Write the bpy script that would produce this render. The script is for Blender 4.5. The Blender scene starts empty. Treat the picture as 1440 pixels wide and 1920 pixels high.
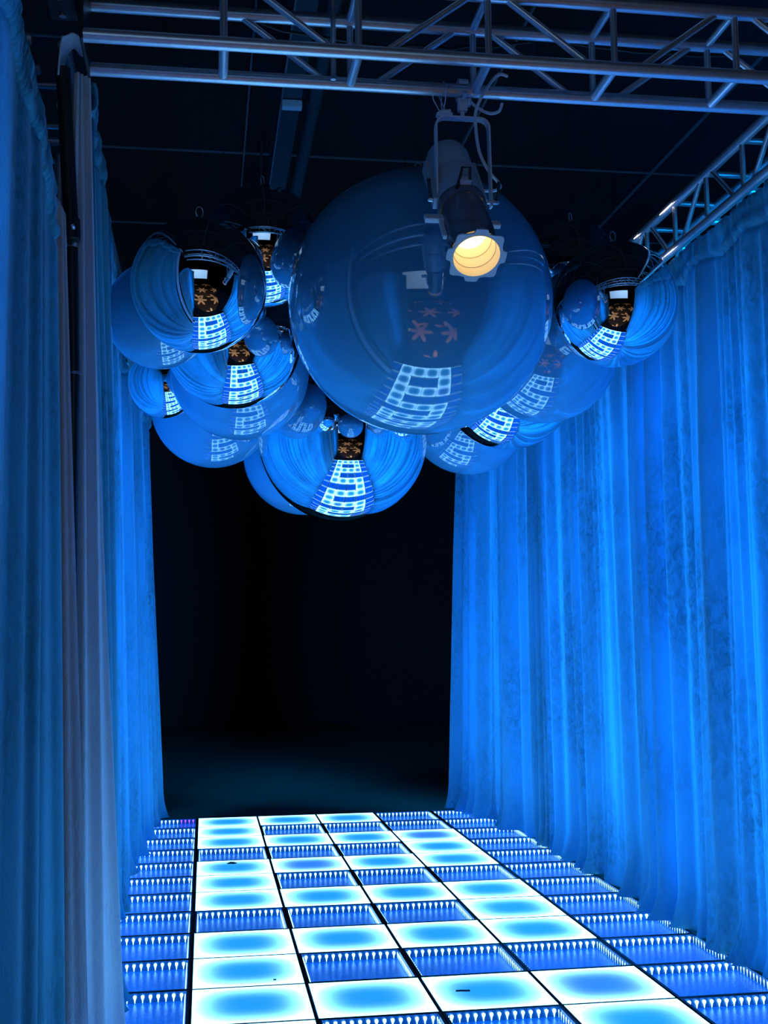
import bpy, bmesh, math, random
import numpy as np
from mathutils import Vector, Matrix
C = bpy.context.scene.collection
SC = bpy.context.scene
PI = math.pi

# ------------------------------------------------------------------ camera
cam_d = bpy.data.cameras.new('camera'); cam = bpy.data.objects.new('camera', cam_d); C.objects.link(cam)
SC.camera = cam
cam_d.sensor_fit = 'VERTICAL'; cam_d.sensor_height = 36.0; cam_d.lens = 2219.43/1920*36.0
cam_d.clip_start = 0.05; cam_d.clip_end = 200
yaw, pitch, roll = 0.150139858, 0.106651009, -0.0112588954
fw = Vector((math.sin(yaw)*math.cos(pitch), math.cos(yaw)*math.cos(pitch), math.sin(pitch)))
r0 = Vector((math.cos(yaw), -math.sin(yaw), 0)); u0 = r0.cross(fw)
rr = math.cos(roll)*r0+math.sin(roll)*u0; uu = -math.sin(roll)*r0+math.cos(roll)*u0
M = Matrix((rr, uu, -fw)).transposed().to_4x4(); M.translation = Vector((0.0557364, -10.3586, 1.49392))
cam.matrix_world = M

# ------------------------------------------------------------------ world, lights, exposure
w = bpy.data.worlds.new('night'); SC.world = w; w.use_nodes = True
w.node_tree.nodes['Background'].inputs[0].default_value = (0.004, 0.010, 0.03, 1)
w.node_tree.nodes['Background'].inputs[1].default_value = 0.12
SC.view_settings.view_transform = 'Standard'; SC.view_settings.look = 'None'
SC.view_settings.exposure = 0.15; SC.view_settings.gamma = 1.0; SC.view_settings.use_curve_mapping = False

def area(name, loc, target, size, power, col, sy=None, spread=PI):
    l = bpy.data.lights.new(name, 'AREA'); l.energy = power; l.color = col
    l.shape = 'RECTANGLE'; l.size = size; l.size_y = sy or size; l.spread = spread
    o = bpy.data.objects.new(name, l); C.objects.link(o); o.location = loc
    o.rotation_euler = (Vector(target)-Vector(loc)).to_track_quat('-Z', 'Y').to_euler()
    return o
BLUE = (0.0, 0.35, 1.0)
# blue area lights added unseen behind the curtains, shining through the cloth, right, left and near left
SPR = math.radians(70)
for k in range(7):
    y = -6.9+1.0*k; area('added_blue_backlight', (3.55, y, 1.55), (2.5, y+1.0, 1.6), 0.5, 80, BLUE, 2.6, SPR)
for k in range(5):
    y = -5.3+1.0*k; area('added_blue_backlight', (-1.35, y, 1.7), (-0.45, y+0.9, 1.7), 0.5, 60, BLUE, 3.0, SPR)
area('added_blue_backlight', (-1.5, -7.6, 1.7), (-0.5, -7.6, 1.7), 0.5, 46, BLUE, 3.0, SPR)
# dim neutral house light behind the camera, to the left
area('house_light', (-0.5, -15.5, 3.4), (0.0, -6.0, 1.8), 6.0, 12, (0.34, 0.60, 1.0), 2.6, math.radians(90))

# ------------------------------------------------------------------ material helpers
def mat(name):
    m = bpy.data.materials.new(name); m.use_nodes = True
    return m, m.node_tree, m.node_tree.nodes['Principled BSDF']
def nn(nt, t, **kw):
    n = nt.nodes.new(t)
    for k, v in kw.items(): setattr(n, k, v)
    return n
def simple(name, col, rough=0.5, metal=0.0, spec=0.5, noise=0.0, nscale=20, bump=0.0, bscale=60, emis=None, es=0):
    m, nt, b = mat(name)
    b.inputs['Base Color'].default_value = (*col, 1); b.inputs['Roughness'].default_value = rough
    b.inputs['Metallic'].default_value = metal; b.inputs['Specular IOR Level'].default_value = spec
    if emis: b.inputs['Emission Color'].default_value = (*emis, 1); b.inputs['Emission Strength'].default_value = es
    if noise or bump:
        tc = nn(nt, 'ShaderNodeTexCoord')
        if noise:
            n = nn(nt, 'ShaderNodeTexNoise'); n.inputs['Scale'].default_value = nscale; n.inputs['Detail'].default_value = 4
            nt.links.new(tc.outputs['Object'], n.inputs['Vector'])
            mx = nn(nt, 'ShaderNodeMix', data_type='RGBA')
            mx.inputs[6].default_value = (*[c*(1-noise) for c in col], 1); mx.inputs[7].default_value = (*[min(1, c*(1+noise)) for c in col], 1)
            nt.links.new(n.outputs['Fac'], mx.inputs[0]); nt.links.new(mx.outputs[2], b.inputs['Base Color'])
        if bump:
            n2 = nn(nt, 'ShaderNodeTexNoise'); n2.inputs['Scale'].default_value = bscale; n2.inputs['Detail'].default_value = 3
            nt.links.new(tc.outputs['Object'], n2.inputs['Vector'])
            bp = nn(nt, 'ShaderNodeBump'); bp.inputs['Strength'].default_value = bump; bp.inputs['Distance'].default_value = 0.01
            nt.links.new(n2.outputs['Fac'], bp.inputs['Height']); nt.links.new(bp.outputs[0], b.inputs['Normal'])
    return m

# crushed velvet: cloth with a mottled pile
def velvet(name, col, mott=0.48, trans=0.35):
    m, nt, b = mat(name)
    tc = nn(nt, 'ShaderNodeTexCoord')
    mp = nn(nt, 'ShaderNodeMapping'); mp.inputs['Scale'].default_value = (1, 1, 0.55)
    nt.links.new(tc.outputs['Object'], mp.inputs[0])
    n1 = nn(nt, 'ShaderNodeTexNoise'); n1.inputs['Scale'].default_value = 26; n1.inputs['Detail'].default_value = 5; n1.inputs['Roughness'].default_value = 0.65; n1.inputs['Distortion'].default_value = 1.3
    n2 = nn(nt, 'ShaderNodeTexNoise'); n2.inputs['Scale'].default_value = 1.7; n2.inputs['Detail'].default_value = 2
    n3 = nn(nt, 'ShaderNodeTexNoise'); n3.inputs['Scale'].default_value = 180; n3.inputs['Detail'].default_value = 2
    for n in (n1, n2, n3): nt.links.new(mp.outputs[0], n.inputs['Vector'])
    mr = nn(nt, 'ShaderNodeMapRange'); mr.inputs[1].default_value = 0.35; mr.inputs[2].default_value = 0.7
    nt.links.new(n1.outputs['Fac'], mr.inputs[0])
    mr2 = nn(nt, 'ShaderNodeMapRange'); mr2.inputs[1].default_value = 0.38; mr2.inputs[2].default_value = 0.62
    nt.links.new(n2.outputs['Fac'], mr2.inputs[0])
    mu = nn(nt, 'ShaderNodeMath', operation='MULTIPLY'); nt.links.new(mr.outputs[0], mu.inputs[0]); nt.links.new(mr2.outputs[0], mu.inputs[1])
    mx = nn(nt, 'ShaderNodeMix', data_type='RGBA')
    mx.inputs[6].default_value = (*col, 1); mx.inputs[7].default_value = (*[c*(1-mott) for c in col], 1)
    nt.links.new(mu.outputs[0], mx.inputs[0]); nt.links.new(mx.outputs[2], b.inputs['Base Color'])
    b.inputs['Roughness'].default_value = 0.8; b.inputs['Specular IOR Level'].default_value = 0.15
    b.inputs['Sheen Weight'].default_value = 0.35; b.inputs['Sheen Roughness'].default_value = 0.35
    ad = nn(nt, 'ShaderNodeMath', operation='ADD'); nt.links.new(n1.outputs['Fac'], ad.inputs[0])
    m3 = nn(nt, 'ShaderNodeMath', operation='MULTIPLY'); m3.inputs[1].default_value = 0.25
    nt.links.new(n3.outputs['Fac'], m3.inputs[0]); nt.links.new(m3.outputs[0], ad.inputs[1])
    bp = nn(nt, 'ShaderNodeBump'); bp.inputs['Strength'].default_value = 0.55; bp.inputs['Distance'].default_value = 0.010
    nt.links.new(ad.outputs[0], bp.inputs['Height']); nt.links.new(bp.outputs[0], b.inputs['Normal'])
    tl = nn(nt, 'ShaderNodeBsdfTranslucent'); nt.links.new(mx.outputs[2], tl.inputs[0]); nt.links.new(bp.outputs[0], tl.inputs['Normal'])
    ms = nn(nt, 'ShaderNodeMixShader'); ms.inputs[0].default_value = trans
    nt.links.new(b.outputs[0], ms.inputs[1]); nt.links.new(tl.outputs[0], ms.inputs[2]); nt.links.new(ms.outputs[0], nt.nodes['Material Output'].inputs[0])
    return m

def lit_tile(name, centre, edge, strength=1.0, seed=0):
    m, nt, b = mat(name)
    tc = nn(nt, 'ShaderNodeTexCoord'); sp = nn(nt, 'ShaderNodeSeparateXYZ'); nt.links.new(tc.outputs['Object'], sp.inputs[0])
    def P(out, half, pw):
        a = nn(nt, 'ShaderNodeMath', operation='ABSOLUTE'); nt.links.new(out, a.inputs[0])
        d = nn(nt, 'ShaderNodeMath', operation='DIVIDE'); d.inputs[1].default_value = half; nt.links.new(a.outputs[0], d.inputs[0])
        p = nn(nt, 'ShaderNodeMath', operation='POWER'); p.inputs[1].default_value = pw; nt.links.new(d.outputs[0], p.inputs[0])
        return p.outputs[0]
    s = nn(nt, 'ShaderNodeMath', operation='ADD'); nt.links.new(P(sp.outputs[0], 0.240, 2.9), s.inputs[0]); nt.links.new(P(sp.outputs[1], 0.240, 2.7), s.inputs[1])
    pw = nn(nt, 'ShaderNodeMath', operation='POWER'); pw.inputs[1].default_value = 1.5; pw.use_clamp = True
    nt.links.new(s.outputs[0], pw.inputs[0])
    mx = nn(nt, 'ShaderNodeMix', data_type='RGBA'); mx.inputs[6].default_value = (*centre, 1); mx.inputs[7].default_value = (*edge, 1)
    nt.links.new(pw.outputs[0], mx.inputs[0])
    nt.links.new(mx.outputs[2], b.inputs['Emission Color']); b.inputs['Emission Strength'].default_value = strength
    b.inputs['Base Color'].default_value = (0.25, 0.3, 0.35, 1); b.inputs['Roughness'].default_value = 0.25
    return m

M_VEL = velvet('blue_lit_crushed_velvet', (0.14, 0.68, 0.88))  # pale cloth with the blue of the lighting put into its colour
M_VEL2 = velvet('neutral_lit_velvet', (0.74, 0.84, 0.95), 0.12, 0.0)  # same cloth outside the blue light: neutral colour, not translucent
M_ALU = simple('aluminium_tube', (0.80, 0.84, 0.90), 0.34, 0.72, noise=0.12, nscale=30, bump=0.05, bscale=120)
M_ALUD = simple('dull_shaded_aluminium', (0.35, 0.37, 0.42), 0.5, 0.8, noise=0.2)  # darker aluminium, the shade on the unlit trusses is in its colour
M_BLACK = simple('black_steel', (0.03, 0.032, 0.04), 0.38, 0.3, noise=0.3)
M_CHROME = simple('chrome_skin', (0.86, 0.90, 0.93), 0.015, 1.0)
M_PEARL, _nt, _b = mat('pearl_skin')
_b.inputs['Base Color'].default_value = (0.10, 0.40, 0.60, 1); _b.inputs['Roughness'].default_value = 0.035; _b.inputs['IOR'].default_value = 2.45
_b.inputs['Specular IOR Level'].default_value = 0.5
M_WALL = simple('black_drape_wall', (0.012, 0.013, 0.018), 0.9, noise=0.3)
M_CEIL = simple('black_ceiling_board', (0.010, 0.011, 0.015), 0.9, noise=0.4, nscale=2)
M_RAIL = simple('grey_ceiling_rail', (0.20, 0.20, 0.22), 0.6)
M_BEAM = simple('dark_painted_steel', (0.07, 0.085, 0.10), 0.5, 0.4, noise=0.3)
M_FLOOR = simple('dark_carpet', (0.048, 0.038, 0.032), 0.9, noise=0.3, nscale=8, bump=0.4, bscale=200)
M_FRAME = simple('black_tile_frame', (0.008, 0.010, 0.014), 0.35)
M_LIT = lit_tile('lit_tile_panel', (0.015, 0.30, 0.80), (1.05, 2.9, 5.0))
M_LITV = lit_tile('lit_tile_panel_violet', (0.03, 0.19, 0.80), (1.05, 2.7, 5.0))
M_LED = simple('led_light', (0.1, 0.1, 0.1), 0.4, emis=(0.42, 0.90, 1.0), es=3.2)
M_LEDV = simple('violet_led_light', (0.1, 0.1, 0.1), 0.4, emis=(0.30, 0.06, 1.0), es=3.0)
# dark mirror tile: wavy blue reflector under glass
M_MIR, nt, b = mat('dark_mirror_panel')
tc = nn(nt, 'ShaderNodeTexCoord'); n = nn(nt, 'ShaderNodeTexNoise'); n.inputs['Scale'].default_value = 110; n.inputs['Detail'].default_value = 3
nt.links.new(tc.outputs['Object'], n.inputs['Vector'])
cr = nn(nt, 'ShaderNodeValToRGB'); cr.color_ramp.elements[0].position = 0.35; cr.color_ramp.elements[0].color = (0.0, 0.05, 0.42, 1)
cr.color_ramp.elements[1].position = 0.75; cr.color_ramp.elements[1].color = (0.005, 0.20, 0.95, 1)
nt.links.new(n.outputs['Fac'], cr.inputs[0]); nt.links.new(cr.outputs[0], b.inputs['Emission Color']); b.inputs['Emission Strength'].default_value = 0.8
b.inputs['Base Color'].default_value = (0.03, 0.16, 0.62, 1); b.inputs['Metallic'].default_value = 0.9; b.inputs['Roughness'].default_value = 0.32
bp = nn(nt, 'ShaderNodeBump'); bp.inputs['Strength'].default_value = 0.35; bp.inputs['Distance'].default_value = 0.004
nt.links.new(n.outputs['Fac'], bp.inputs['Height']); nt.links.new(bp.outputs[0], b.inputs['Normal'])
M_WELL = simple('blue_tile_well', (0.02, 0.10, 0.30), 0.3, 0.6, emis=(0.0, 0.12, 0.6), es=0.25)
M_GLASS, nt, b = mat('clear_tile_glass')
for x in list(nt.nodes):
    if x.type == 'BSDF_PRINCIPLED': nt.nodes.remove(x)
tr = nn(nt, 'ShaderNodeBsdfTransparent'); gl = nn(nt, 'ShaderNodeBsdfGlossy'); gl.inputs['Roughness'].default_value = 0.06
lw = nn(nt, 'ShaderNodeLayerWeight'); lw.inputs[0].default_value = 0.5
fr = nn(nt, 'ShaderNodeMath', operation='POWER'); fr.inputs[1].default_value = 5.0; nt.links.new(lw.outputs['Facing'], fr.inputs[0]); fr0 = fr; fr = nn(nt, 'ShaderNodeMath', operation='MULTIPLY'); fr.inputs[1].default_value = 0.2; nt.links.new(fr0.outputs[0], fr.inputs[0]); mxs = nn(nt, 'ShaderNodeMixShader')
tr.inputs[0].default_value = (0.93, 0.97, 1, 1)
nt.links.new(fr.outputs[0], mxs.inputs[0]); nt.links.new(tr.outputs[0], mxs.inputs[1]); nt.links.new(gl.outputs[0], mxs.inputs[2])
nt.links.new(mxs.outputs[0], nt.nodes['Material Output'].inputs[0])
M_LAMPB = simple('grey_lamp_body', (0.50, 0.52, 0.58), 0.4, 0.15, noise=0.1)
M_LAMPD = simple('dark_lamp_barrel', (0.20, 0.22, 0.27), 0.25, 0.3)
M_WHITE = simple('white_painted_metal', (0.72, 0.76, 0.80), 0.45)
M_WCABLE = simple('white_cable_sheath', (0.70, 0.74, 0.78), 0.5)
M_BCABLE = simple('black_cable_sheath', (0.01, 0.01, 0.012), 0.5)
M_WARM = simple('lit_lamp_throat', (0.8, 0.7, 0.5), 0.5, emis=(1.0, 0.66, 0.25), es=0.30)
M_LENS = simple('glowing_lens', (0.8, 0.7, 0.5), 0.2, emis=(1.0, 0.86, 0.5), es=1.8)
M_STRIP = simple('white_glow', (0.8, 0.8, 0.8), 0.4, emis=(1.0, 0.95, 0.9), es=2.5)
M_SCRAP = simple('dark_scrap', (0.03, 0.04, 0.05), 0.8)

# ------------------------------------------------------------------ object helpers
def tag(o, label=None, cat=None, group=None, kind=None):
    if label: o['label'] = label
    if cat: o['category'] = cat
    if group: o['group'] = group
    if kind: o['kind'] = kind
    return o
def empty(name, loc=(0, 0, 0)):
    o = bpy.data.objects.new(name, None); C.objects.link(o); o.location = loc; o.empty_display_size = 0.1
    return o
def me_from(name, V, F, m, smooth=False, mi=None):
    me = bpy.data.meshes.new(name); me.from_pydata([tuple(v) for v in V], [], F)
    for x in (m if isinstance(m, (list, tuple)) else [m]): me.materials.append(x)
    if smooth: me.polygons.foreach_set('use_smooth', [True]*len(me.polygons))
    if mi: me.polygons.foreach_set('material_index', mi)
    me.update(); return me
def obj(name, me, parent=None, loc=None, mw=None):
    o = bpy.data.objects.new(name, me); C.objects.link(o)
    if mw is not None: o.matrix_local = mw
    if loc is not None: o.location = loc
    if parent: o.parent = parent
    return o
def box_data(x0, x1, y0, y1, z0, z1):
    V = [(x0,y0,z0),(x1,y0,z0),(x1,y1,z0),(x0,y1,z0),(x0,y0,z1),(x1,y0,z1),(x1,y1,z1),(x0,y1,z1)]
    F = [(0,3,2,1),(4,5,6,7),(0,1,5,4),(1,2,6,5),(2,3,7,6),(3,0,4,7)]
    return V, F
class MB:
    def __init__(s): s.V = []; s.F = []
    def add(s, V, F):
        k = len(s.V); s.V += [tuple(v) for v in V]; s.F += [tuple(i+k for i in f) for f in F]; return s
    def box(s, *a): return s.add(*box_data(*a))
    def bev_box(s, c, size, bev=0.004, rot=None):
        bm = bmesh.new(); bmesh.ops.create_cube(bm, size=1)
        bmesh.ops.scale(bm, vec=size, verts=bm.verts)
        bmesh.ops.bevel(bm, geom=bm.edges[:], offset=bev, segments=2, affect='EDGES', profile=0.5)
        if rot: bmesh.ops.transform(bm, matrix=rot, verts=bm.verts)
        bmesh.ops.translate(bm, vec=c, verts=bm.verts)
        bm.verts.index_update()
        s.add([v.co[:] for v in bm.verts], [[v.index for v in f.verts] for f in bm.faces]); bm.free(); return s
    def tube(s, pts, r, n=12, caps=True, closed=False):
        pts = [Vector(p) for p in pts]; N = len(pts); V = []; F = []
        up = None
        for i, p in enumerate(pts):
            a = pts[i-1] if (i > 0 or closed) else p; c = pts[(i+1) % N] if (i < N-1 or closed) else p
            t = (c-a).normalized()
            if up is None:
                up = Vector((0, 0, 1)) if abs(t.z) < 0.9 else Vector((1, 0, 0))
            sx = t.cross(up); 
            if sx.length < 1e-5: sx = t.cross(Vector((0, 1, 0.3)))
            sx.normalize(); up = sx.cross(t).normalized()
            ri = r[i] if isinstance(r, (list, tuple)) else r
            for k in range(n):
                an = 2*PI*k/n; V.append(p+ri*(math.cos(an)*sx+math.sin(an)*up))
        for i in range(N if closed else N-1):
            j = (i+1) % N
            for k in range(n):
                F.append((i*n+k, i*n+(k+1) % n, j*n+(k+1) % n, j*n+k))
        if caps and not closed:
            F.append(tuple(range(n))[::-1]); F.append(tuple((N-1)*n+k for k in range(n)))
        return s.add(V, F)
    def lathe(s, prof, n=32, mtx=None, a0=0):
        V = []; F = []
        for (r, z) in prof:
            for k in range(n):
                a = a0+2*PI*k/n; p = Vector((r*math.cos(a), r*math.sin(a), z)); V.append(mtx @ p if mtx else p)
        for i in range(len(prof)-1):
            for k in range(n):
                F.append((i*n+k, i*n+(k+1) % n, (i+1)*n+(k+1) % n, (i+1)*n+k))
        return s.add(V, F)
    def build(s, name, m, parent=None, smooth=False, loc=None):
        me = me_from(name, s.V, s.F, m, smooth)
        if smooth:
            bm = bmesh.new(); bm.from_mesh(me); 
            for e in bm.edges:
                if len(e.link_faces) == 2 and e.calc_face_angle(0) > 0.7: e.smooth = False
            bm.to_mesh(me); bm.free()
        return obj(name, me, parent, loc)
_tc = {}
def tube_obj(name, a, b, r, m, parent, n=14):
    a = Vector(a); b = Vector(b); L = (b-a).length; key = (name, round(L, 3), r, m.name)
    if key not in _tc:
        mb = MB(); mb.tube([(0, 0, 0), (0, 0, L)], r, n); me = me_from(name, mb.V, mb.F, m, True)
        bm = bmesh.new(); bm.from_mesh(me)
        for e in bm.edges:
            if len(e.link_faces) == 2 and e.calc_face_angle(0) > 0.9: e.smooth = False
        bm.to_mesh(me); bm.free(); _tc[key] = me
    q = (b-a).to_track_quat('Z', 'Y')
    mw = Matrix.Translation(a-parent.location) @ q.to_matrix().to_4x4()
    return obj(name, _tc[key], parent, mw=mw)

# ------------------------------------------------------------------ the room
FZ = -0.07
def struct(name, V, F, m):
    o = obj(name, me_from(name, V, F, m)); o['kind'] = 'structure'; return o
struct('floor', *box_data(-9, 12, -24, 12, FZ-0.1, FZ), M_FLOOR)
struct('wall_back', *box_data(-9, 12, 12, 12.2, FZ, 6.2), M_WALL)
struct('wall_front', *box_data(-9, 12, -24.2, -24, FZ, 6.2), M_WALL)
struct('wall_left', *box_data(-9.2, -9, -24, 12, FZ, 6.2), M_WALL)
struct('wall_right', *box_data(12, 12.2, -24, 12, FZ, 6.2), M_WALL)
ceil = struct('ceiling', *box_data(-9, 12, -24, 12, 6.06, 6.2), M_CEIL)
pan_me = me_from('panel', *box_data(-0.97, 0.97, -0.97, 0.97, -0.03, 0.03), M_CEIL)
for ix in range(-2, 4):
    for iy in range(-3, 4):
        obj('panel', pan_me, ceil, (0.39+1.98*ix+0.99, 0.30+1.98*iy-0.99, 6.03))
rx = me_from('rail', *box_data(-6, 6, -0.009, 0.009, -0.01, 0.05), M_RAIL)
ry = me_from('rail', *box_data(-0.009, 0.009, -7, 7, -0.01, 0.05), M_RAIL)
for iy in range(-4, 4): obj('rail', rx, ceil, (2.4, 0.30+1.98*iy, 6.0))
for ix in range(-2, 5): obj('rail', ry, ceil, (0.39+1.98*ix, -0.7, 5.998))

# ------------------------------------------------------------------ dance floor
T = 0.5
df = empty('dance_floor', (1.0, -3.25, FZ)); tag(df, 'illuminated dance floor of square white-blue and dark mirror tiles', 'dance floor')
base = MB().box(-1.5, 1.5, -3.25, 3.25, 0.0, 0.020).build('base_board', M_FRAME, df)
pat = ['BBBD', 'BDDD', 'BBBB', 'DDDB', 'BBBB', 'BDDD', 'BBBB', 'DDDB', 'BBBB', 'BDDD', 'BBBB', 'BDDB', 'BBBB']
# lit tile: bevelled plate in a thin black rim
def plate_mesh(name, m):
    h = 0.246; k = 0.2415
    V = [(-h,-h,0.02),(h,-h,0.02),(h,h,0.02),(-h,h,0.02),(-h,-h,0.066),(h,-h,0.066),(h,h,0.066),(-h,h,0.066),
         (-k,-k,0.070),(k,-k,0.070),(k,k,0.070),(-k,k,0.070)]
    F = [(0,1,5,4),(1,2,6,5),(2,3,7,6),(3,0,4,7),(4,5,9,8),(5,6,10,9),(6,7,11,10),(7,4,8,11),(8,9,10,11)]
    return me_from(name, V, F, [M_FRAME, m], mi=[0]*8+[1])
lit_me = plate_mesh('tile', M_LIT); litv_me = plate_mesh('tile', M_LITV)
# dark tile: frame, well, mirror panel
def well_mesh():
    mb = MB(); h = 0.247; k = 0.234; d = 0.030
    V = [(-h,-h,.02),(h,-h,.02),(h,h,.02),(-h,h,.02),(-h,-h,.070),(h,-h,.070),(h,h,.070),(-h,h,.070),
         (-k,-k,.070),(k,-k,.070),(k,k,.070),(-k,k,.070),(-k,-k,d),(k,-k,d),(k,k,d),(-k,k,d)]
    F = [(0,1,5,4),(1,2,6,5),(2,3,7,6),(3,0,4,7),(4,5,9,8),(5,6,10,9),(6,7,11,10),(7,4,8,11),
         (8,9,13,12),(9,10,14,13),(10,11,15,14),(11,8,12,15),(12,13,14,15)]
    return me_from('tile', V, F, [M_FRAME, M_WELL, M_MIR], mi=[0]*8+[1]*4+[2])
dark_me = well_mesh()
def led_mesh(lo=0, hi=14, sides=True, m=M_LED):
    mb = MB(); z0, z1 = 0.032, 0.064
    def cap(x, y, f=1.0):
        r = 0.0072*f; mb.tube([(x, y, z0), (x, y, z0+0.014), (x, y, z1-0.009), (x, y, z1-0.003), (x, y, z1)], [r*0.2, r*0.5, r*1.1, r*1.1, r*0.5], 6)
    for k in range(lo, hi):
        t = -0.212+0.424*k/13; cap(t, 0.2245)
        if sides and k % 1 == 0: cap(0.2275, t, 0.28); cap(-0.2275, t, 0.28)
        if sides: cap(t, -0.2245)
    return me_from('led_row', mb.V, mb.F, m, True)
led_me = led_mesh(); led_a = led_mesh(0, 10, False); led_b = led_mesh(10, 14, False, M_LEDV)
glass_me = me_from('glass_pane', *box_data(-0.2338, 0.2338, -0.2338, 0.2338, 0.0655, 0.0685), M_GLASS)
for j in range(13):
    row = 'D'+pat[j]+'D'
    for c in range(6):
        loc = (-0.25+c*T-1.0, -(j+0.5)*T+3.25, 0)
        if row[c] == 'B':
            obj('tile', litv_me if (j, c) in ((10, 4), (4, 2), (2, 4)) else lit_me, df, loc)
        else:
            t = obj('tile', dark_me, df, loc)
            if (j, c) == (0, 0):
                l = obj('led_row', led_a, t); l['kind'] = 'stuff'
                l = obj('led_row', led_b, t); l['kind'] = 'stuff'; l['label'] = 'violet lights at the corner tile'
            else:
                l = obj('led_row', led_me, t); l['kind'] = 'stuff'
            obj('glass_pane', glass_me, t)
# small scraps lying on the tiles
def scrap(loc, pts, r, label):
    mb = MB(); mb.tube([Vector(p) for p in pts], r, 6); o = mb.build('paper_scrap', M_SCRAP, None, True, loc); tag(o, label, 'scrap')
scrap((1.144, -5.253, 0.005), [(-0.03, 0.004, 0), (-0.01, 0.001, 0.001), (0.012, 0, 0), (0.03, -0.003, 0)], 0.004, 'thin dark stick lying on a lit tile near the front')
scrap((0.24, -2.132, 0.004), [(-0.035, 0.0, 0), (-0.01, 0.006, 0.002), (0.01, -0.004, 0.003), (0.035, 0.002, 0)], [0.002, 0.009, 0.008, 0.002], 'dark torn scrap on a lit tile of the first lit column halfway back')
scrap((0.366, -4.928, 0.002), [(-0.006, 0, 0), (0.006, 0.002, 0)], 0.004, 'tiny dark crumb near the edge of a lit tile in the first lit column')

# ------------------------------------------------------------------ curtains
def noise1(n, cells, rng, smooth=True):
    g = rng.uniform(-1, 1, cells+3); x = np.linspace(0, cells, n); i = x.astype(int); f = x-i
    f = f*f*(3-2*f) if smooth else f
    return g[i]*(1-f)+g[i+1]*f
def curtain(name, top, bot, nx, nz, folds, amp, seed, m, parent=None, header=True, flare=0.06, inward=(1, 0), fine=1.0, gather=1.0):
    rng = np.random.default_rng(seed)
    def samp(P):
        P = np.array(P, float); d = np.r_[0, np.cumsum(np.hypot(*(P[1:, :2]-P[:-1, :2]).T))]; d /= d[-1]
        s = np.linspace(0, 1, nx)
        return np.stack([np.interp(s, d, P[:, k]) for k in range(3)], -1), d
    Tp, _ = samp(top); Bp, _ = samp(bot)
    for A in (Tp, Bp):                      # round the plan corners
        for k in range(3):
            w_ = max(3, nx//30); ker = np.ones(w_)/w_; pad = np.pad(A[:, k], w_//2, mode='reflect', reflect_type='odd')
            A[:, k] = np.convolve(pad, ker, 'same')[w_//2:w_//2+nx]
    s = np.linspace(0, 1, nx)
    # vertical sampling, denser at the header and the hem
    Hh = float(np.mean(Tp[:, 2]-Bp[:, 2])); n1_, n3_ = 22, 10
    v = np.r_[np.linspace(0, 0.24/Hh, n1_, endpoint=False), np.linspace(0.24/Hh, 1-0.24/Hh, nz-n1_-n3_, endpoint=False), np.linspace(1-0.24/Hh, 1, n3_)]
    ph = 2*PI*(folds*s+1.1*noise1(nx, max(2, int(folds/2.5)), rng)); 
    am = 0.30+0.70*np.abs(noise1(nx, max(2, int(folds/3)), rng))*1.3
    ph2 = 2*PI*(folds*2.7*s+0.8*noise1(nx, int(folds*1.3)+2, rng)); am2 = np.clip(noise1(nx, max(2, int(folds/2)), rng), 0, 1)
    ph3 = 2*PI*(folds*0.37*s+rng.uniform())
    lean = noise1(nx, max(2, int(folds/2)), rng); lean2 = noise1(nx, max(2, int(folds/2)), rng); puf = noise1(nx, int(folds*1.2)+2, rng); hemn = noise1(nx, int(folds*1.5)+2, rng)
    hp = 2*PI*(folds*7*s+1.5*noise1(nx, int(folds*4)+2, rng)); seam = noise1(nx, int(folds*1.5)+2, rng)
    # plan normals
    tg = np.gradient(0.5*(Tp+Bp)[:, :2], axis=0); tg /= np.linalg.norm(tg, axis=1)[:, None]+1e-9
    nor = np.stack([-tg[:, 1], tg[:, 0]], -1)
    sg = np.sign((nor*np.array(inward)).sum(1)); sg[sg == 0] = 1
    if sg.mean() < 0: nor = -nor
    V = np.zeros((nz, nx, 3))
    for i in range(nz):
        t = v[i]                            # 0 top .. 1 bottom
        base = Tp*(1-t)+Bp*t
        H = Tp[:, 2]-base[:, 2]; hb = base[:, 2]-Bp[:, 2]
        P1 = ph+0.9*lean*t+0.5*lean2*t*t*2; c = np.cos(P1)
        prof = np.sign(c)*np.abs(c)**0.75
        prof = prof+0.28*np.cos(2*P1+0.8)
        h = amp*am*(0.55+0.45*min(1, t*3))*prof*gather
        h += amp*0.30*am2*fine*np.cos(ph2+1.3*lean*t)+amp*0.5*np.cos(ph3+0.6*t)
        if header:
            hd = np.clip(1-H/0.20, 0, 1)
            h = h*(1-0.75*hd)+0.011*hd*np.cos(hp)-0.022*np.exp(-((H-0.145-0.03*seam)/0.011)**2)+0.014*np.exp(-((H-0.105-0.03*seam)/0.03)**2)
            h += 0.012*np.exp(-((H-0.03)/0.03)**2)
        fl = np.clip(1-hb/0.22, 0, 1)
        off = h+flare*fl**2*(0.5+0.9*puf)
        V[i, :, 0] = base[:, 0]+nor[:, 0]*off; V[i, :, 1] = base[:, 1]+nor[:, 1]*off
        V[i, :, 2] = base[:, 2]
        if i == nz-1: V[i, :, 2] += 0.004+0.012*np.abs(hemn)
        # folds squeeze sideways
        V[i, :, 0] += tg[:, 0]*0.35*amp*am*np.sin(2*P1)*0.6; V[i, :, 1] += tg[:, 1]*0.35*amp*am*np.sin(2*P1)*0.6
    idx = np.arange(nz*nx).reshape(nz, nx)
    F = np.stack([idx[:-1, :-1], idx[1:, :-1], idx[1:, 1:], idx[:-1, 1:]], -1).reshape(-1, 4)
    me = bpy.data.meshes.new(name); me.from_pydata(V.reshape(-1, 3).tolist(), [], F.tolist()); me.materials.append(m)
    me.polygons.foreach_set('use_smooth', [True]*len(me.polygons)); me.update()
    o = obj(name, me, parent)
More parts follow.
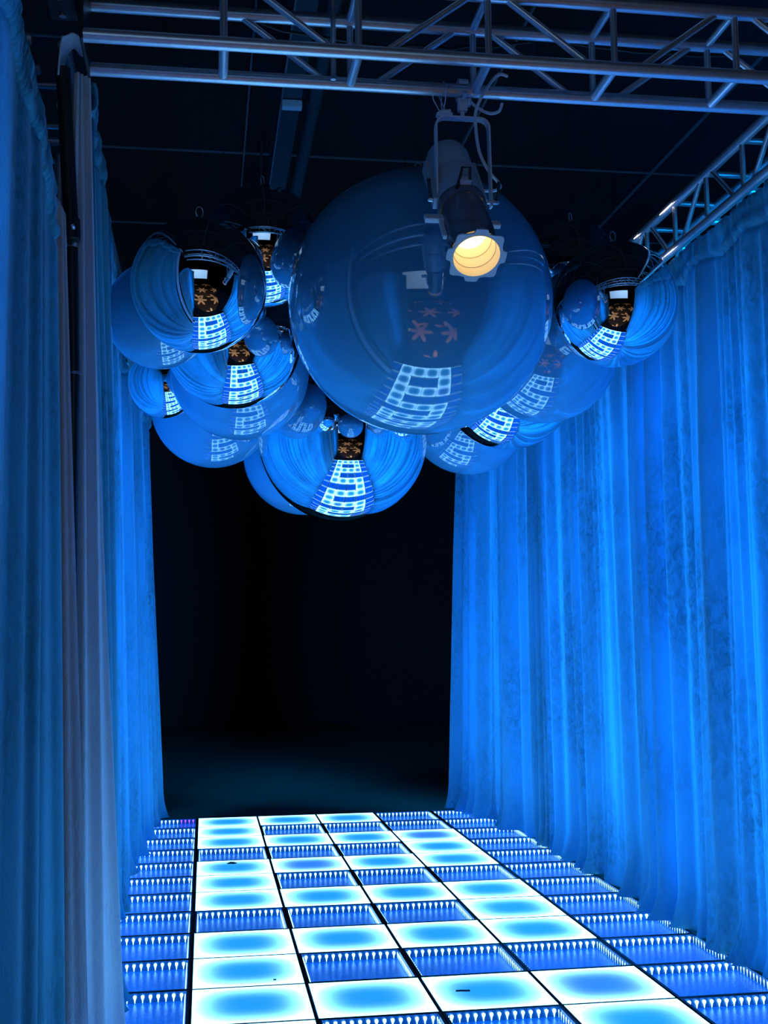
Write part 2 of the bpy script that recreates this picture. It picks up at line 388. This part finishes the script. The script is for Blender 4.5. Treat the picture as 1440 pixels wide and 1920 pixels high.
    sm = o.modifiers.new('thick', 'SOLIDIFY'); sm.thickness = 0.004; sm.offset = 0
    return o
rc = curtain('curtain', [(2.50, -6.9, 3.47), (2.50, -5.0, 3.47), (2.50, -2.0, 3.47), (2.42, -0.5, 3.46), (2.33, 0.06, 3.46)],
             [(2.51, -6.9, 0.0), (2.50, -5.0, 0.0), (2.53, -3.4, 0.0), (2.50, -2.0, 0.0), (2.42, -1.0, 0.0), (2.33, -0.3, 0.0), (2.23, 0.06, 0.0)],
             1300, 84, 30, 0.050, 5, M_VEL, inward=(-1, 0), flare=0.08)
tag(rc, 'long pale velvet curtain under blue light on the right of the corridor', 'curtain')
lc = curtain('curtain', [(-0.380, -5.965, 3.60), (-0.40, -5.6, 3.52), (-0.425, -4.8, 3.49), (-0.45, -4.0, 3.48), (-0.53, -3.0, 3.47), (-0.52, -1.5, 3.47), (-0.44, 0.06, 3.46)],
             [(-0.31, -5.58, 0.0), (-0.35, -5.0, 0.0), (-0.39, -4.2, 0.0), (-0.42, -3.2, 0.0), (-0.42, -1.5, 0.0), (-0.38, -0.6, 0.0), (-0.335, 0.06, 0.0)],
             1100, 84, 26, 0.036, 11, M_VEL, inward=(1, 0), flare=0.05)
tag(lc, 'bright blue-lit velvet curtain on the left, running back along the tiles', 'curtain')
bc = curtain('curtain', [(-0.432, -6.03, 3.60), (-0.41, -6.03, 3.60), (-0.385, -5.99, 3.59)],
             [(-0.50, -6.0, 0.0), (-0.36, -5.95, 0.0), (-0.235, -5.72, 0.0)],
             260, 84, 4.5, 0.020, 23, M_VEL2, inward=(0.3, -1), flare=0.03, header=False)
tag(bc, 'velvet curtain end out of the blue light, hooked over the corner post, right of the black pole', 'curtain')
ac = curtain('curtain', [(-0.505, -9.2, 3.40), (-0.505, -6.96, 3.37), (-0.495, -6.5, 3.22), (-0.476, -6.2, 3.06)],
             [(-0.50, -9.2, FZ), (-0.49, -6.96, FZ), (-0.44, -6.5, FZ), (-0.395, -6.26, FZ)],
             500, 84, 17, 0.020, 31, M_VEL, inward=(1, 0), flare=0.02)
tag(ac, 'nearest velvet curtain with a rod pocket hem at the left edge', 'curtain')
a2 = curtain('curtain', [(-0.486, -6.12, 3.09), (-0.468, -6.11, 3.07), (-0.452, -6.10, 3.03)],
             [(-0.50, -6.14, FZ), (-0.42, -6.16, FZ), (-0.315, -6.14, 0)],
             200, 84, 2.4, 0.010, 41, M_VEL2, inward=(0.2, -1), flare=0.02, header=False)
tag(a2, 'narrow velvet cloth out of the blue light, spreading towards the floor, left of the black pole', 'curtain')
# cloth turned over the top of the corner post
mb = MB(); V = []; F = []
nu, nv = 22, 14
for i in range(nu):
    a = PI*(i/(nu-1)); 
    for k in range(nv):
        t = k/(nv-1)
        drop = 0.15*t if i < nu*0.4 else 0.10*t
        x = -0.435-0.052*math.cos(a)*(1-0.12*t*math.sin(a)); z = 3.655+0.055*math.sin(a)
        y = -6.12+0.13*t
        if i < 5: z -= (0.11*(5-i)/5)*(1-0.6*t)
        if i > nu-5: z -= (0.05*(i-nu+5)/5)
        V.append((x, y+0.006*math.sin(7*a), z+0.012*math.sin(3*t+a*4)*t))
for i in range(nu-1):
    for k in range(nv-1): F.append((i*nv+k, (i+1)*nv+k, (i+1)*nv+k+1, i*nv+k+1))
me = me_from('turned_top', V, F, M_VEL2, True); tt = obj('turned_top', me, bc)
s_ = tt.modifiers.new('thick', 'SOLIDIFY'); s_.thickness = 0.004

# ------------------------------------------------------------------ drape upright (black pole with collar)
pole = empty('drape_upright', (-0.436, -6.06, 0)); tag(pole, 'black telescopic curtain pole with a locking collar, standing left of the corridor', 'pole')
MB().tube([(-0.038, 0.0, 3.60), (0.0, 0, 3.02)], 0.027, 20).build('upper_tube', M_BLACK, pole, True)
MB().tube([(0.006, 0, 2.92), (0.02, 0, 2.45), (0.03, 0, 0.02)], 0.021, 20).build('lower_tube', M_BLACK, pole, True)
col = MB(); col.tube([(0, 0, 3.03), (0, 0, 3.025), (0.003, 0, 2.95), (0.004, 0, 2.945)], [0.027, 0.033, 0.033, 0.025], 20); colo = col.build('collar', M_BLACK, pole, True)
MB().tube([(0.012, -0.03, 2.985), (0.012, -0.05, 2.985), (0.012, -0.056, 2.985)], [0.008, 0.008, 0.005], 10).build('locking_bolt', M_ALU, colo, True)
MB().tube([(0.024, 0, 2.46), (0.0245, 0, 2.45)], 0.0235, 20).build('ring', M_ALUD, pole, True)
MB().bev_box((0.03, 0, 0.01), (0.22, 0.22, 0.012), 0.003).build('base_plate', M_BLACK, pole)

# ------------------------------------------------------------------ trusses
RT = 0.0245; RB = 0.0125; SP = 0.242
def truss(label, a, b, n0, pitch_, axis, m=M_ALU, faces=('front', 'back'), m2=None):
    """box truss: a = start point of the lower left-hand chord, axis 'x' or 'y'; four chords, rungs, posts, braces"""
    m2 = m2 or m
    t = empty('box_truss', a); tag(t, label, 'truss', None)
    a = Vector(a); L = b
    ax = {'x': Vector((1, 0, 0)), 'y': Vector((0, 1, 0)), 'z': Vector((0, 0, 1))}[axis]
    s1 = {'x': Vector((0, SP, 0)), 'y': Vector((SP, 0, 0)), 'z': Vector((SP, 0, 0))}[axis]
    s2 = {'x': Vector((0, 0, SP)), 'y': Vector((0, 0, SP)), 'z': Vector((0, SP, 0))}[axis]
    for d1 in (0, 1):
        for d2 in (0, 1):
            tube_obj('chord', a+s1*d1+s2*d2, a+s1*d1+s2*d2+ax*L, RT, m, t, 20)
    k = 0; x = n0
    while x < L:
        p = a+ax*x
        for d2 in (0, 1): tube_obj('rung', p+s2*d2, p+s1+s2*d2, RT*0.62 if d2 else RT*0.74, m, t)
        for d1 in (0, 1): tube_obj('post', p+s1*d1, p+s2+s1*d1, RB, m2, t)
        if x+pitch_ < L:
            for d1 in (0, 1):
                u1, u2 = x+0.055, x+pitch_-0.085
                z1, z2 = (1, 0) if k % 2 == 0 else (0, 1)
                if z1 == 0: u1, u2 = x+0.085, x+pitch_-0.055
                tube_obj('brace', a+ax*u1+s1*d1+s2*z1, a+ax*u2+s1*d1+s2*z2, RB, m2, t)
        x += pitch_; k += 1
    return t
front = truss('silver box truss spanning the corridor across the top of the view', (-0.36, -6.462, 3.527), 5.0, 0.469, 0.465, 'x')
rt = truss('silver box truss running back above the right curtain', (2.50, -6.15, 3.527), 6.15, 0.35, 0.4, 'y')
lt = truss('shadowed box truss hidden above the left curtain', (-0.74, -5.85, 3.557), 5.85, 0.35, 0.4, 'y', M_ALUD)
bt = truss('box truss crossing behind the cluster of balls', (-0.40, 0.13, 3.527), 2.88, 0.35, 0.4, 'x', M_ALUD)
for x_ in (0.2, 1.9): tube_obj('hanger', (x_, 0.25, 3.77), (x_, 0.25, 6.06), 0.003, M_BCABLE, bt, 8)
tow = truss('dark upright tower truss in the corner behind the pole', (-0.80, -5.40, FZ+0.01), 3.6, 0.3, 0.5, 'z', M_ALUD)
# end plate / sleeve block at the left end of the front truss
sl = MB(); sl.bev_box((-0.005, 0.121, 0.121), (0.012, 0.29, 0.29), 0.003); sl.build('end_plate', M_BLACK, front)
sb = empty('corner_block', (-0.455, -6.31, 3.80)); tag(sb, 'black steel corner block above the turned curtain top, left end of the front truss', 'truss joint')
MB().bev_box((0, 0, 0.03), (0.10, 0.22, 0.24), 0.008).build('body', M_BLACK, sb)
for dy in (-0.06, 0.06): MB().tube([(0.0, dy, -0.10), (0.0, dy, -0.085)], 0.012, 12).build('bolt', M_ALUD, sb, True)
sb2 = empty('outer_truss', (-0.58, -5.72, 3.70)); tag(sb2, 'dark truss stub carrying on to the left behind the nearest curtain', 'truss')
for dy in (0, 1):
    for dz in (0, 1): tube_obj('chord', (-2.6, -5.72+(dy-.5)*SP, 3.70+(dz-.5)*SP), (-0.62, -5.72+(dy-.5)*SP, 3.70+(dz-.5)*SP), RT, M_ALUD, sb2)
for k in range(4):
    for dy in (0, 1): tube_obj('post', (-0.9-0.45*k, -5.72+(dy-.5)*SP, 3.58), (-0.9-0.45*k, -5.72+(dy-.5)*SP, 3.82), RB, M_ALUD, sb2)
# thin drop tube and cables on the front truss
dt = MB().tube([(0.509, -6.262, 4.3), (0.507, -6.262, 3.52)], 0.010, 12).build('drop_tube', M_ALU, None, True); tag(dt, 'thin silver tube dropping through the front truss, left of centre', 'tube')
def sag(x0, x1, y, z, d, n=14, wob=0.01, seed=0):
    R_ = random.Random(seed); P_ = []
    for i in range(n):
        t = i/(n-1); P_.append((x0+(x1-x0)*t, y+R_.uniform(-wob, wob), z-d*4*t*(1-t)+R_.uniform(-wob, wob)*0.4))
    return P_
for i, (x0, x1, y, z, d, lb) in enumerate([
        (1.36, 2.05, -6.20, 3.64, -0.05, 'black cable looping along the back of the front truss, at the right'),
        (0.25, 1.30, -6.10, 3.80, 0.05, 'thin black cable slung behind the front truss, left of the spotlight'),
        (1.30, 2.40, -6.10, 3.83, 0.04, 'thin black cable slung behind the front truss, right of the spotlight'),
        (-0.25, 0.10, -6.12, 3.72, 0.03, 'short black cable beside the left end of the front truss')]):
    c = MB().tube(sag(x0, x1, y, z, d, seed=i), 0.006, 8).build('cable', M_BCABLE, None, True); tag(c, lb, 'cable')
# thin glowing bars put in for white slivers along the right truss
for i, (x, y0, y1, z, lb) in enumerate([
        (2.47, -4.64, -4.47, 3.752, 'longer thin white glowing sliver on the upper rail of the right truss'),
        (2.47, -4.14, -4.08, 3.753, 'short thin white glowing sliver on the upper rail of the right truss, nearer the balls'),
        (2.47, -4.64, -4.515, 3.505, 'thin white glowing sliver on the lower rail just above the right curtain'),
        (2.47, -4.47, -4.43, 3.508, 'tiny white glowing sliver on the lower rail touching the right-hand ball')]):
    o = MB().tube([(x, y0, z), (x, y1, z)], 0.0025, 8).build('glow_sliver', M_STRIP, None, True); tag(o, lb, 'light strip')

# ------------------------------------------------------------------ roof beam with pipe
rb = empty('roof_beam', (0.62, -1.0, 4.95)); tag(rb, 'dark steel roof beam high above the balls', 'beam')
MB().box(-0.09, 0.03, -3.3, 6, 0.0, 0.02).build('lower_flange', M_BEAM, rb)
MB().box(-0.09, 0.03, -3.3, 6, 0.28, 0.30).build('upper_flange', M_BEAM, rb)
MB().box(-0.037, -0.023, -3.3, 6, 0.02, 0.28).build('web', M_BEAM, rb)
MB().box(-0.10, -0.09, -3.3, 6, -0.005, 0.012).build('edge_strip', M_RAIL, rb)
MB().bev_box((-0.03, -2.05, -0.03), (0.13, 0.06, 0.05), 0.005).build('bracket', M_WHITE, rb)
for x in (-0.085, 0.02): tube_obj('hanger', (0.62+x, 0, 5.25), (0.62+x, 0, 6.06), 0.01, M_BEAM, rb)
pp = empty('roof_pipe', (0.74, -1.0, 4.98)); tag(pp, 'round dark pipe running beside the roof beam', 'pipe')
MB().tube([(0, -3.4, 0), (0, 6, 0)], 0.045, 18).build('pipe', M_BEAM, pp, True)
for y in (-2.0, 0.2, 2.4): MB().tube([(0, y, 0), (0, y+0.05, 0)], 0.055, 18).build('clip', M_BEAM, pp, True)
for y in (-1.9, 0.3, 2.5): MB().tube([(0, y, 0.05), (0, y, 1.08)], 0.006, 8).build('hanger', M_BEAM, pp)

# ------------------------------------------------------------------ balls
def ball(x, y, z, r, m, label, ring=True, ringrot=0.0, cat='mirror ball', name='mirror_ball', grp=None, top=6.06):
    root = empty(name, (x, y, z-r)); tag(root, label, cat, grp)
    key = 'skin'+m.name
    bm = bmesh.new(); bmesh.ops.create_uvsphere(bm, u_segments=96, v_segments=64, radius=r)
    me = bpy.data.meshes.new('skin'); bm.to_mesh(me); bm.free(); me.materials.append(m); me.polygons.foreach_set('use_smooth', [True]*len(me.polygons))
    obj('skin', me, root, (0, 0, r))
    cap = MB(); cap.lathe([(0.0005, 0.012), (0.010, 0.012), (0.016, 0.006), (0.022, -0.004)], 20); cap.build('valve_cap', M_ALU, root, True, (0, 0, 2*r-0.001))
    cr_, sr_ = math.cos(ringrot), math.sin(ringrot)
    pts = []
    for k in range(18):
        a = 2*PI*k/18; px = 0.017*math.sin(a); pz = 0.030-0.024*math.cos(a)
        pts.append((px*cr_, px*sr_, pz))
    MB().tube(pts, 0.0022, 8, closed=True).build('hanging_ring', M_ALU, root, True, (0, 0, 2*r+0.008))
    tube_obj('cord', (x, y, z+r+0.055), (x, y, top), 0.0009, M_BCABLE, root, 6)
    return root
balls = [
 (1.015,-5.190,3.011,0.599,'P','largest pearl blue ball in the middle of the cluster, behind the spotlight'),
 (0.021,-5.258,3.037,0.295,'M','front mirror ball at the upper left of the cluster, ring on its top'),
 (-0.168,-4.730,3.047,0.258,'P','pearl ball at the far left, tucked behind the front left mirror ball'),
 (0.320,-4.776,3.388,0.293,'M','dark mirror ball at the top left, between the front left ball and the largest ball'),
 (0.192,-4.222,3.057,0.355,'M','mirror ball left of the largest ball, directly under the front left mirror ball'),
 (0.250,-3.456,3.073,0.408,'P','pearl ball showing as a crescent under the left mirror balls'),
 (0.101,-2.439,3.060,0.414,'P','lowest pearl ball on the left, above the dark opening'),
 (-0.200,-3.007,3.093,0.225,'M','small mirror ball at the lower left against the left curtain'),
 (0.928,-2.859,2.783,0.543,'M','lowest mirror ball hanging in the centre under the largest ball'),
 (0.757,-1.874,2.830,0.440,'P','pearl ball peeking out left of the lowest mirror ball'),
 (2.033,-4.931,3.110,0.307,'M','mirror ball at the far right in front of the right curtain, ring on its top'),
 (2.152,-3.904,3.608,0.285,'M','dark mirror ball at the top right, behind the right-hand mirror ball'),
 (1.878,-4.243,3.043,0.393,'P','pearl ball right of the largest ball, under the right-hand mirror ball'),
 (1.882,-3.419,3.052,0.416,'M','mirror ball at the lower right with bright tile reflections'),
 (1.823,-2.573,3.017,0.418,'P','lowest pearl ball on the right of the cluster'),
]
for i, (x, y, z, r, k, lb) in enumerate(balls):
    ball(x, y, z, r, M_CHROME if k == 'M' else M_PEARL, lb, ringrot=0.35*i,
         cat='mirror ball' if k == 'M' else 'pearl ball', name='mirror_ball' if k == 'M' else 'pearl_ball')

# ------------------------------------------------------------------ spotlight (profile lantern) on the front truss
sp_ = empty('stage_spotlight', (0.995, -6.22, 3.10)); tag(sp_, 'lit profile spotlight with a warm glowing mouth, clamped to the front truss', 'spotlight')
O_ = Vector(sp_.location)
P0 = Vector((0.985, -6.03, 3.345))-O_; P1 = Vector((0.975, -6.43, 2.825))-O_
P0.x -= 0.015; P1.x += 0.012
axv = (P1-P0).normalized(); L = (P1-P0).length
AM = Matrix.Translation(P0) @ axv.to_track_quat('Z', 'Y').to_matrix().to_4x4()
def oncirc(prof, n=32): mb = MB(); mb.lathe(prof, n, AM); return mb
# reflector housing with cap, gate collar, ribbed front barrel
b_ = oncirc([(0.001, -0.02), (0.055, -0.015), (0.078, 0.0), (0.086, 0.03), (0.086, 0.16), (0.082, 0.165), (0.090, 0.17), (0.090, 0.33), (0.084, 0.345)], 24).build('lamp_housing', M_LAMPB, sp_, True)
oncirc([(0.084, 0.33), (0.092, 0.34), (0.092, 0.375), (0.086, 0.385)], 32).build('gate_ring', M_LAMPD, sp_, True)
barrel = MB(); n = 40; V = []; F = []
prof = [(0.083, 0.38), (0.085, 0.40), (0.088, 0.55), (0.084, 0.565), (0.083, L-0.03), (0.087, L-0.02)]
for (rr_, z) in prof:
    for k in range(n):
        a = 2*PI*k/n; q = rr_*(1.0 if k % 5 else 0.955); V.append(AM @ Vector((q*math.cos(a), q*math.sin(a), z)))
for i in range(len(prof)-1):
    for k in range(n): F.append((i*n+k, i*n+(k+1) % n, (i+1)*n+(k+1) % n, (i+1)*n+k))
barrel.add(V, F); barrel.build('front_barrel', M_LAMPD, sp_, True)
# throat (open, glowing) and lens
oncirc([(0.083, L+0.008), (0.078, L-0.03), (0.070, L-0.10), (0.060, L-0.13)], 40).build('throat', M_WARM, sp_, True)
oncirc([(0.060, L-0.129), (0.045, L-0.118), (0.02, L-0.11), (0.0005, L-0.108)], 40).build('lens', M_LENS, sp_, True)
mb = MB()
for zz, rr_ in ((L-0.035, 0.0765), (L-0.085, 0.0700)):
    pts = [AM @ Vector((rr_*math.cos(2*PI*k/40), rr_*math.sin(2*PI*k/40), zz)) for k in range(40)]
    mb.tube(pts, 0.0008, 6, closed=True)
mb.build('throat_line', M_LAMPD, sp_, True)
# gel frame: eight-sided plate with lobes around the mouth
mb = MB(); V = []; F = []; n = 64
def fr_r(a):
    k = (a/(PI/2)) % 1.0
    base_ = 0.108 if (k < 0.18 or k > 0.82) else 0.094+0.020*math.exp(-((k-0.5)/0.13)**2)
    return base_
for zz in (L+0.000, L+0.006):
    for k in range(n):
        a = 2*PI*k/n; ro = fr_r(a)
        V.append(AM @ Vector((ro*math.cos(a), ro*math.sin(a), zz)))
    for k in range(n):
        a = 2*PI*k/n; V.append(AM @ Vector((0.083*math.cos(a), 0.083*math.sin(a), zz)))
for k in range(n):
    j = (k+1) % n
    F += [(k, j, n+j, n+k), (2*n+k, 3*n+k, 3*n+j, 2*n+j), (k, 2*n+k, 2*n+j, j), (n+k, n+j, 3*n+j, 3*n+k)]
mb.add(V, F)
mb.build('gel_frame', M_WHITE, sp_)
# side spring clips and shutter tabs
def tab(name, ang, z, size, m, out=0.0):
    p = AM @ Vector(((0.094+out)*math.cos(ang), (0.094+out)*math.sin(ang), z))
    R_ = AM.to_3x3().to_4x4() @ Matrix.Rotation(ang, 4, 'Z')
    mb = MB(); mb.bev_box(tuple(p), size, 0.004, R_); return mb.build(name, m, sp_)
def side_angle(v):     # angle around the barrel that points closest to direction v
    best = max(range(360), key=lambda d: (AM.to_3x3() @ Vector((math.cos(math.radians(d)), math.sin(math.radians(d)), 0))).dot(Vector(v)))
    return math.radians(best)
aL = side_angle((-1, 0, 0)); aR = side_angle((1, 0, 0)); aT = side_angle((0, -0.8, 0.6))
tab('shutter_tab', aL, 0.43, (0.075, 0.022, 0.030), M_WHITE, 0.02); tab('shutter_tab', aR, 0.46, (0.05, 0.02, 0.028), M_WHITE, 0.006)
tab('shutter_tab', aT, 0.335, (0.02, 0.045, 0.03), M_WHITE, 0.006)
tab('frame_clip', aL, 0.50, (0.016, 0.02, 0.10), M_WHITE); tab('frame_clip', aR, 0.60, (0.012, 0.02, 0.06), M_WHITE)
tab('side_plate', aL, 0.20, (0.022, 0.05, 0.26), M_LAMPB, -0.002); tab('side_plate', aR, 0.20, (0.018, 0.05, 0.26), M_LAMPB, -0.004)
# T-shaped focus handle on top of the gate
p = AM @ Vector((0.09*math.cos(aT), 0.09*math.sin(aT), 0.36)); outv = AM.to_3x3() @ Vector((math.cos(aT), math.sin(aT), 0))
MB().tube([p+Vector((-0.035, 0, -0.01)), p+Vector((-0.022, 0, 0.03)), p+Vector((-0.014, 0, 0.06))+outv*0.015, p+Vector((0.014, 0, 0.06))+outv*0.015, p+Vector((0.016, 0, 0.02))], 0.0055, 10).build('focus_handle', M_BLACK, sp_, True)
# yoke
def bar_path(pts, wdt, th):
    """flat bar following pts in the x-z plane"""
    V = []; F = []; N = len(pts)
    for i, p in enumerate(pts):
        a = Vector(pts[max(0, i-1)]); c = Vector(pts[min(N-1, i+1)]); t = (c-a).normalized(); nrm = Vector((-t.z, 0, t.x))
        for sn, sy in ((-1, -1), (1, -1), (1, 1), (-1, 1)): V.append(Vector(p)+nrm*sn*th/2+Vector((0, sy*wdt/2, 0)))
    for i in range(N-1):
        for k in range(4): F.append((i*4+k, i*4+(k+1) % 4, (i+1)*4+(k+1) % 4, (i+1)*4+k))
    F += [(3, 2, 1, 0), tuple((N-1)*4+k for k in range(4))]
    return V, F
xl, xr, zt = -0.103, 0.098, 0.318
pts = [(xl, 0, -0.01), (xl, 0, zt-0.04)]
for k in range(1, 7): a = PI-PI/2*k/6; pts.append((xl+0.035+0.035*math.cos(a), 0, zt-0.035+0.035*math.sin(a)))
for k in range(0, 7): a = PI/2-PI/2*k/6; pts.append((xr-0.035+0.035*math.cos(a), 0, zt-0.035+0.035*math.sin(a)))
pts += [(xr+0.004, 0, -0.02)]
mb = MB(); mb.add(*bar_path(pts, 0.034, 0.007)); mb.build('yoke', M_WHITE, sp_)
for sx, x in ((-1, xl), (1, xr)):
    MB().tube([(x+sx*-0.012, 0, 0.0), (x+sx*0.028, 0, 0.0), (x+sx*0.034, 0, 0.0)], [0.008, 0.008, 0.005], 12).build('pivot_bolt', M_ALU, sp_, True)
    MB().tube([(x+sx*0.022, 0, 0.0), (x+sx*0.030, -0.01, 0.04), (x+sx*0.032, -0.015, 0.075)], [0.006, 0.006, 0.007], 10).build('locking_handle', M_BLACK, sp_, True)
# hook clamp on the chord
cl = empty('hook_clamp', (0,0,0)); 
cl.parent = sp_
zc = 3.527-3.10
hook = []
for k in range(15): a = math.radians(-100+250*k/14); hook.append((0.0, 0.037*math.cos(a), zc+0.037*math.sin(a)))
V = []; F = []
for (x, y, z) in hook:
    c_ = Vector((0, 0, zc)); d = (Vector((0, y, z))-c_).normalized()
    for sn, sx in ((0, -1), (1, -1), (1, 1), (0, 1)): V.append(Vector((sx*0.018, 0, 0))+c_+d*(0.030+sn*0.012))
for i in range(14):
    for k in range(4): F.append((i*4+k, i*4+(k+1) % 4, (i+1)*4+(k+1) % 4, (i+1)*4+k))
F += [(3, 2, 1, 0), (56, 57, 58, 59)]
mb = MB(); mb.add(V, F); mb.bev_box((0, 0, zc-0.060), (0.036, 0.03, 0.045), 0.006); mb.tube([(0, 0, zc-0.115), (0, 0, zc-0.07)], 0.008, 10)
mb.build('clamp_body', M_WHITE, cl)
MB().tube([(0.0, -0.055, zc-0.03), (0.0, -0.02, zc-0.045)], [0.010, 0.007], 10).build('clamp_bolt', M_ALU, cl, True)
MB().bev_box((0.022, -0.01, zc-0.05), (0.014, 0.02, 0.03), 0.004).build('clamp_wing', M_ALU, cl)
# fixings on the yoke top
mb = MB(); mb.bev_box((-0.07, -0.004, zt+0.008), (0.06, 0.03, 0.016), 0.004); mb.tube([(-0.09, -0.02, zt+0.01), (-0.05, -0.02, zt+0.016)], 0.009, 10)
mb.build('safety_shackle', M_WHITE, sp_)
mb = MB()
mb.tube([(-0.075, -0.01, zt+0.02), (-0.07, -0.02, zc-0.06), (-0.065, -0.035, zc+0.0), (-0.07, 0.0, zc+0.034), (-0.072, 0.035, zc), (-0.078, 0.01, zt+0.05), (-0.078, -0.01, zt+0.02)], 0.0022, 8)
mb.tube([(-0.09, -0.01, zt+0.02), (-0.115, -0.02, zt+0.06), (-0.12, -0.03, zc-0.02), (-0.11, 0.01, zc+0.034), (-0.08, 0.03, zc-0.02), (-0.06, 0, zt+0.02)], 0.0018, 8)
mb.build('safety_wire', M_ALU, sp_, True)
# power cable
def bez(P_, n=8):
    P_ = [Vector(p) for p in P_]; out = []
    for i in range(len(P_)-1):
        p0 = P_[max(0, i-1)]; p1 = P_[i]; p2 = P_[i+1]; p3 = P_[min(len(P_)-1, i+2)]
        for k in range(n):
            t = k/n; out.append(0.5*((2*p1)+(-p0+p2)*t+(2*p0-5*p1+4*p2-p3)*t*t+(-p0+3*p1-3*p2+p3)*t**3))
    out.append(P_[-1]); return out
zz = 3.10
pc = bez([(1.160,-6.26,3.575),(1.12,-6.27,3.572),(1.075,-6.26,3.515),(1.045,-6.25,3.455),(1.036,-6.25,3.40),(1.05,-6.24,3.29),(1.095,-6.2,3.23),(1.14,-6.18,3.19),(1.138,-6.17,3.172),(1.115,-6.13,3.18),(1.05,-6.08,3.20)])
MB().tube([p-O_ for p in pc], 0.0062, 10).build('power_cable', M_WCABLE, sp_, True)
pc = bez([(1.155,-6.19,3.50),(1.14,-6.20,3.465),(1.10,-6.22,3.445),(1.06,-6.22,3.46),(1.03,-6.20,3.50),(1.03,-6.18,3.56),(1.05,-6.17,3.60)])
MB().tube([p-O_ for p in pc], 0.0058, 10).build('cable_loop', M_WCABLE, sp_, True)

# the beam of the spotlight: a patterned (snowflake) warm beam thrown onto the carpet behind the camera
def gobo_light(name, loc, target, energy, ang, cells, seed):
    l = bpy.data.lights.new(name, 'SPOT'); l.energy = energy; l.color = (1.0, 0.62, 0.34); l.spot_size = ang; l.spot_blend = 0.15; l.shadow_soft_size = 0.004
    l.use_nodes = True; nt = l.node_tree; em = nt.nodes['Emission']
    tc = nn(nt, 'ShaderNodeTexCoord'); sp = nn(nt, 'ShaderNodeSeparateXYZ'); nt.links.new(tc.outputs['Normal'], sp.inputs[0])
    def mth(op, a, b=None, clamp=False):
        n = nn(nt, 'ShaderNodeMath', operation=op); n.use_clamp = clamp
        for i, v_ in enumerate((a, b)):
            if v_ is None: continue
            if isinstance(v_, (int, float)): n.inputs[i].default_value = v_
            else: nt.links.new(v_, n.inputs[i])
        return n.outputs[0]
    zz_ = mth('ABSOLUTE', sp.outputs[2])
    u = mth('ADD', mth('MULTIPLY', mth('DIVIDE', sp.outputs[0], zz_), cells), 0.13+seed*0.31); v_ = mth('ADD', mth('MULTIPLY', mth('DIVIDE', sp.outputs[1], zz_), cells), 0.37+seed*0.17)
    row = mth('FLOOR', v_); u = mth('ADD', u, mth('MULTIPLY', row, 0.43))
    fu = mth('SUBTRACT', mth('FRACT', u), 0.5); fv = mth('SUBTRACT', mth('FRACT', v_), 0.5)
    rad = mth('SQRT', mth('ADD', mth('MULTIPLY', fu, fu), mth('MULTIPLY', fv, fv)))
    th = mth('ARCTAN2', fv, fu); c3 = mth('ABSOLUTE', mth('COSINE', mth('MULTIPLY', mth('ADD', th, mth('MULTIPLY', row, 0.4)), 3.0)))
    lim = mth('ADD', 0.15, mth('MULTIPLY', mth('POWER', c3, 2.5), 0.26))
    on = mth('MULTIPLY', mth('SUBTRACT', lim, rad), 25.0, True)
    st = mth('ADD', mth('MULTIPLY', on, 1.0), 0.03)
    nt.links.new(st, em.inputs['Strength'])
    o = bpy.data.objects.new(name, l); C.objects.link(o); o.location = loc
    o.rotation_euler = (Vector(target)-Vector(loc)).to_track_quat('-Z', 'Y').to_euler()
mouth = O_+P1+axv*0.03
gobo_light('spotlight_beam', mouth, mouth+axv, 3600, math.radians(50), 1.7, 0)
gobo_light('far_spotlight_beam', (0.9, -9.5, 5.2), (0.9, -12.5, 0), 5000, math.radians(60), 1.9, 1)
